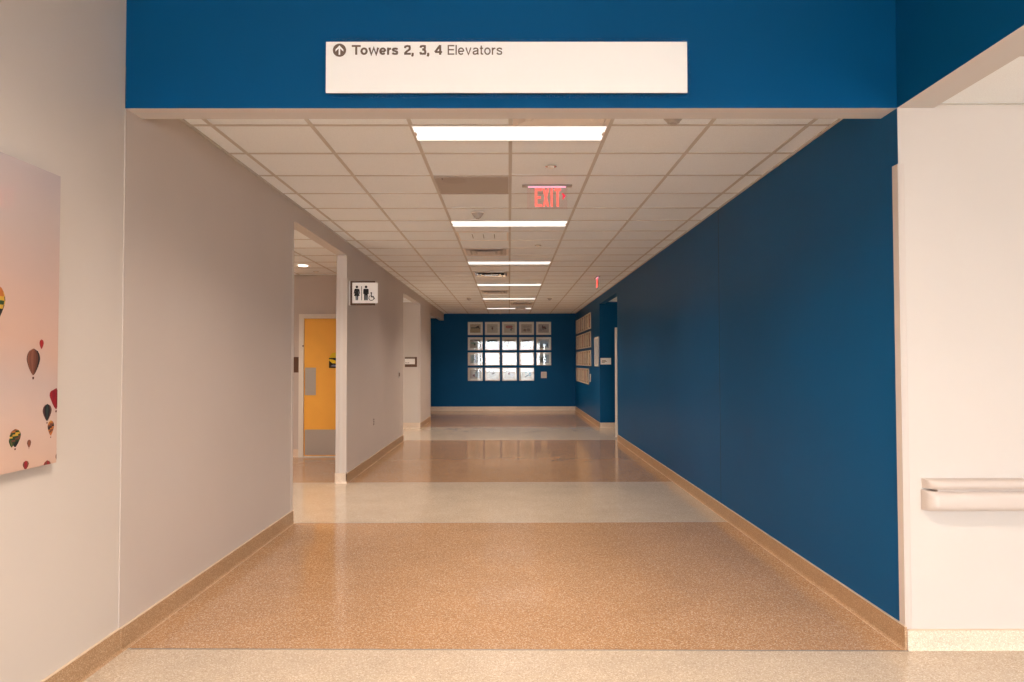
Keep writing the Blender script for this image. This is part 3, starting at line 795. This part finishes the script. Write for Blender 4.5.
# ------------------------------------------------------------------ doors
DX0, DX1 = -3.137, -2.19
d = MB(); fy = 11.33
fr = MB()
fr.box(DX0 - .075, DX0, fy - .045, fy + .02, 0, 2.185, M['doorpaint']); fr.box(DX1, DX1 + .07, fy - .045, fy + .02, 0, 2.185, M['doorpaint'])
fr.box(DX0, DX1, fy - .045, fy + .02, 2.12, 2.185, M['doorpaint']); fr.box(DX0, DX1, fy - .03, fy + .0, 0, .02, M['doorpaint'])
do = struct('door_1', fr)
MB().box(DX0 + .004, DX1 - .004, fy - .028, fy + .012, .022, 2.116, M['wood']).build('door_leaf', do, bevel=.002)
MB().box(DX0 + .02, DX0 + .185, fy - .031, fy - .028, .945, 1.365, M['steel']).build('push_plate', do)
MB().box(DX0 + .02, DX1 - .02, fy - .031, fy - .028, .035, .42, M['steel']).build('kick_plate', do)
MB().lathe([(.012, 0), (.012, -.01)], (DX0 - .008, fy - .045, 1.697), M['bronze'], 14, 'y').build('silencer', do)
t = thing('warning_sign', 'small black and yellow notice stuck on the orange door', 'sign', (-2.66, fy - .030, 1.36))
g = MB(); sy = fy - .0302
g.box(-2.752, -2.56, sy - .0015, sy, 1.36, 1.515, M['ink']); g.build('sign_panel', t)
y2 = sy - .002
g = MB(); g.face([(-2.748, y2, 1.470), (-2.70, y2, 1.430), (-2.62, y2, 1.428), (-2.58, y2, 1.44), (-2.62, y2, 1.462), (-2.70, y2, 1.490), (-2.748, y2, 1.495)], M['yellow'])
g.face([(-2.75, y2 + .0005, 1.512), (-2.56, y2 + .0005, 1.512), (-2.57, y2 + .0005, 1.57), (-2.62, y2 + .0005, 1.60), (-2.70, y2 + .0005, 1.59), (-2.735, y2 + .0005, 1.55)], M['yellow'])
g.build('yellow_emblem', t)
g = MB(); g.face([(-2.735, y2, 1.385), (-2.60, y2, 1.375), (-2.60, y2, 1.40), (-2.69, y2, 1.41)], ccol((.25, .28, .42))); g.build('pale_lettering', t)
# pale door standing ajar in the right recess
dr = MB(); a = math.radians(68)
hx, hy = 2.020, 14.06; dx, dy = math.cos(a), math.sin(a); nx, ny = -dy, dx; L_ = .91; th = .045
pts = [(hx - nx * 0, hy), (hx + dx * L_, hy + dy * L_), (hx + dx * L_ - nx * th, hy + dy * L_ - ny * th), (hx - nx * th, hy - ny * th)]
dr.prism(pts, 'z', .012, 2.10, M['doorpaint'])
do2 = struct('door_2', dr)
# ------------------------------------------------------------------ framed pictures
FW, FH = .447, .390
def frame_parts(root):
    """frame centred on root, facing -Y, back at y=0"""
    g = MB(); r = .022; a, b_ = FW / 2, FH / 2
    for x0, x1, z0, z1 in ((-a, a, -b_, -b_ + r), (-a, a, b_ - r, b_), (-a, -a + r, -b_ + r, b_ - r), (a - r, a, -b_ + r, b_ - r)):
        g.box(x0, x1, -.028, -.0005, z0, z1, M['frame'])
    g.build('frame', root)
    MB().box(-a + r, a - r, -.010, -.001, -b_ + r, b_ - r, M['mat_']).build('mat_board', root)
    MB().box(-a + r, a - r, -.022, -.020, -b_ + r, b_ - r, M['glass']).build('glass', root)
proto_root = bpy.data.objects.new('framed_print', None); C.objects.link(proto_root); proto_root['_w'] = (0, 0, 0); proto_root.empty_display_size = .1
frame_parts(proto_root)
first = [True]
def framed(loc, rotz, label, group, art):
    if first[0]:
        r = proto_root; first[0] = False
    else:
        r = proto_root.copy(); C.objects.link(r)
        for ch in PARTS:
            if rotz and ch.name.startswith('glass'): continue
            c = ch.copy(); C.objects.link(c)
            c.parent = r
            if rotz: c.data = alt(ch)
    tag(r, label, 'framed picture', group)
    r['_w'] = (0, 0, 0)
    r.location = (0, 0, 0); r.rotation_euler = (0, 0, 0)
    art.build('artwork', r)
    r.location = loc; r.rotation_euler = (0, 0, rotz)
    return r
PARTS = list(proto_root.children)
_alt = {}
M['shaded_frame'] = mat('shaded_frame', (.66, .57, .46), .5, .3); M['shaded_mat'] = mat('shaded_mat_board', (.36, .27, .18), .8, .2)  # same frames as the end wall, weaker light painted in as darker colours
def alt(ch):
    if ch.name not in _alt:
        me = ch.data.copy(); me.materials.clear()
        me.materials.append(M['shaded_frame'] if ch.name.startswith('frame') else M['shaded_mat']); _alt[ch.name] = me
    return _alt[ch.name]
def art(paper, blobs):
    g = MB(); a, b_ = .158, .128
    g.box(-a, a, -.0125, -.0102, -b_, b_, ccol(paper))
    for n_, (cx, cz, rx, rz, ang, col) in enumerate(blobs):
        n = 14; pts = []
        rnd = random.Random(n_ * 31 + int(cx * 1000))
        for k in range(n):
            q = 2 * PI * k / n; w_ = 1 + .35 * (rnd.random() - .5)
            x, z = 1.25 * rx * math.cos(q) * w_, 1.25 * rz * math.sin(q) * w_
            X = cx + x * math.cos(ang) - z * math.sin(ang); Z = cz + x * math.sin(ang) + z * math.cos(ang)
            pts.append((max(-a, min(a, X)), -.0126 - .0002 * n_, max(-b_, min(b_, Z))))
        g.face(pts, ccol(col))
    return g
K = (.05, .035, .03); PB = (.22, .38, .50); TL = (.05, .20, .28); GY_ = (.35, .34, .34)
arts = [
 [((.50, .42, .30), [(-.01, -.06, .15, .06, 0, (.42, .33, .20)), (.0, .02, .14, .013, 0, K), (.06, .04, .05, .02, .5, K), (.12, .01, .03, .01, -.7, K)], 'dark branch over a tan ground'),
  ((.60, .53, .46), [(0, .05, .05, .012, 0, (.35, .28, .22)), (0, .0, .022, .03, 0, (.12, .02, .01)), (0, -.06, .006, .03, 0, GY_)], 'small dark figure'),
  ((.62, .54, .46), [(-.01, .045, .09, .035, .1, (.38, .07, .05)), (.06, .01, .04, .018, -.4, (.38, .10, .07)), (.05, -.04, .02, .02, 0, K)], 'red shape'),
  ((.56, .48, .42), [(-.05, -.05, .04, .03, 0, (.28, .19, .16)), (.06, -.04, .04, .035, 0, (.30, .24, .22)), (0, .05, .09, .03, 0, (.45, .38, .34))], 'two faint brown patches'),
  ((.46, .41, .40), [(-.02, .02, .015, .06, .2, K), (.0, .03, .06, .018, .3, (.14, .03, .04)), (.05, 0, .03, .02, 0, K), (-.08, -.03, .04, .05, 0, (.36, .32, .34))], 'dark twisted tree')],
 [((.50, .46, .40), [(0, .09, .13, .016, 0, (.16, .12, .09)), (-.06, .02, .08, .02, 0, (.30, .45, .38)), (-.02, -.02, .02, .03, 0, (.10, .15, .13))], 'dark bar across the top'),
  ((.46, .50, .50), [(-.02, .08, .13, .03, .12, (.10, .16, .16)), (.06, -.02, .006, .09, 0, K)], 'dark wedge and thin pole'),
  ((.62, .50, .42), [(-.05, .06, .05, .03, .6, K), (-.04, .06, .04, .02, .6, (.62, .50, .42)), (.02, .02, .08, .01, 0, K)], 'looping black line'),
  ((.52, .46, .44), [(0, -.02, .09, .08, .1, (.40, .36, .40)), (.02, .09, .08, .008, 0, K)], 'grey slanted panel'),
  ((.50, .50, .52), [(0, .0, .10, .09, 0, (.34, .46, .58)), (.02, -.01, .03, .03, 0, (.10, .24, .42)), (.12, -.06, .01, .06, .2, K)], 'blue spot')],
 [((.55, .58, .60), [(-.06, .03, .012, .08, 0, (.08, .16, .16)), (0, 0, .02, .11, 0, (.20, .30, .50)), (-.09, 0, .03, .12, 0, (.30, .38, .34))], 'blue and green vertical strokes'),
  ((.64, .64, .66), [(0, .02, .008, .09, 0, (.20, .20, .28)), (-.03, -.06, .008, .05, -.4, (.30, .30, .38))], 'single thin upright line'),
  ((.58, .60, .62), [(.0, .04, .008, .08, 0, (.10, .16, .20)), (-.05, -.09, .035, .03, 0, (.20, .18, .15)), (.06, 0, .06, .07, 0, (.45, .54, .62))], 'upright line above a grey box'),
  ((.62, .60, .58), [(.09, 0, .015, .10, -.4, (.24, .28, .22)), (.05, -.09, .02, .03, 0, (.45, .26, .24))], 'slanting green stroke'),
  ((.44, .48, .50), [(-.07, -.02, .012, .07, -.3, K), (-.02, 0, .014, .09, -.3, (.06, .10, .12)), (.05, 0, .03, .09, -.2, (.26, .36, .44))], 'slanting dark strokes')],
 [((.52, .46, .42), [(-.03, -.03, .04, .03, .3, (.20, .06, .08)), (.0, .02, .010, .05, 0, K), (.06, 0, .05, .09, 0, (.34, .46, .52))], 'purple mark beside pale blue'),
  ((.54, .54, .50), [(.02, .02, .05, .02, .4, K), (-.03, -.04, .03, .015, .9, K), (.0, .0, .09, .07, 0, (.44, .46, .46)), (.02, .02, .04, .015, .4, K)], 'dark bird shape'),
  ((.50, .44, .42), [(-.02, .04, .015, .05, -.2, (.14, .02, .05)), (.02, .0, .03, .015, -.5, (.14, .02, .05)), (.08, -.03, .06, .05, 0, (.50, .50, .58))], 'dark maroon bird'),
  ((.60, .58, .52), [(.04, .01, .08, .08, .5, (.30, .44, .50)), (.03, -.04, .09, .014, .5, (.02, .06, .12)), (.10, -.01, .03, .05, 0, TL)], 'teal and navy sweep')]]
rowz = [2.452, 1.995, 1.540, 1.083]
rn = ['top', 'second', 'third', 'bottom']; cn = ['first', 'second', 'third', 'fourth', 'fifth', 'sixth', 'seventh']
for r in range(4):
    for c in range(5):
        if r == 3 and c == 4: continue
        paper, blobs, what = arts[r][c]
        framed((-1.005 + .511 * c, YF, rowz[r]), 0, 'print of %s, %s from left, %s row, end wall' % (what, cn[c], rn[r]),
               'framed prints on the blue end wall', art(paper, blobs))
pal = [(.42, .30, .20), (.50, .40, .30), (.38, .24, .16), (.46, .42, .36), (.34, .28, .22), (.55, .44, .30), (.44, .20, .14)]
for r in range(4):
    for c in range(7):
        if r == 3 and c == 6: continue
        y = 21.276 - .537 * c
        pp = pal[(r * 3 + c) % 7]
        bl = [(random.uniform(-.08, .08), random.uniform(-.07, .07), random.uniform(.02, .06), random.uniform(.02, .05), random.random() * 3, pal[(r + c * 2 + 3) % 7]), (random.uniform(-.08, .08), random.uniform(-.07, .07), .03, .015, random.random() * 3, (.08, .05, .04))]
        framed((WR, y, rowz[r]), -PI / 2, 'framed brown print on right blue wall, %s from the corner in its %s row' % (cn[c], rn[r]),
               'framed prints on the right blue wall', art(pp, bl))
def small_tag(loc, rotz, label):
    t = thing('caption_plaque', label, 'plaque', (0, 0, 0))
    MB().box(-.083, .083, -.012, -.0005, -.093, .093, M['frame']).build('frame', t, bevel=.002)
    MB().box(-.066, .066, -.0135, -.012, -.075, .075, M['paper']).build('caption_card', t)
    t.location = loc; t.rotation_euler = (0, 0, rotz)
    return t
small_tag((1.043, YF, 1.06), 0, 'small square plaque at the right end of the bottom row on the end wall')
small_tag((WR, 18.03, 1.055), -PI / 2, 'small plaque beside the bottom row of prints on the right blue wall')

# ------------------------------------------------------------------ daylight outside the lobby glazing
wd = bpy.data.worlds.new('World'); sc.world = wd; wd.use_nodes = True
bg = wd.node_tree.nodes['Background']; bg.inputs['Color'].default_value = (.97, .96, 1.0, 1); bg.inputs['Strength'].default_value = 15.0

# ------------------------------------------------------------------ camera
f, th_, ps, ro = 737.53, .0286, .0042, -.0019
cd = bpy.data.cameras.new('camera'); cam = bpy.data.objects.new('camera', cd); C.objects.link(cam)
cd.sensor_width = 36; cd.lens = 36 * f / 1024; cd.clip_start = .05; cd.clip_end = 300
cam.location = (0, 0, 1.444)
cam.matrix_world = Matrix.Translation((0, 0, 1.444)) @ Matrix.Rotation(-ps, 4, 'Z') @ Matrix.Rotation(PI / 2 + th_, 4, 'X') @ Matrix.Rotation(ro, 4, 'Z')
sc.camera = cam

for o in sc.objects:
    if '_w' in o: del o['_w']
vs = sc.view_settings
vs.view_transform = 'Standard'; vs.look = 'None'; vs.gamma = 1; vs.exposure = 0.16; vs.use_curve_mapping = False
sc.cycles.use_denoising = True
sc.cycles.max_bounces = 10; sc.cycles.diffuse_bounces = 7; sc.cycles.glossy_bounces = 5; sc.cycles.transparent_max_bounces = 16
sc.cycles.sample_clamp_indirect = 8
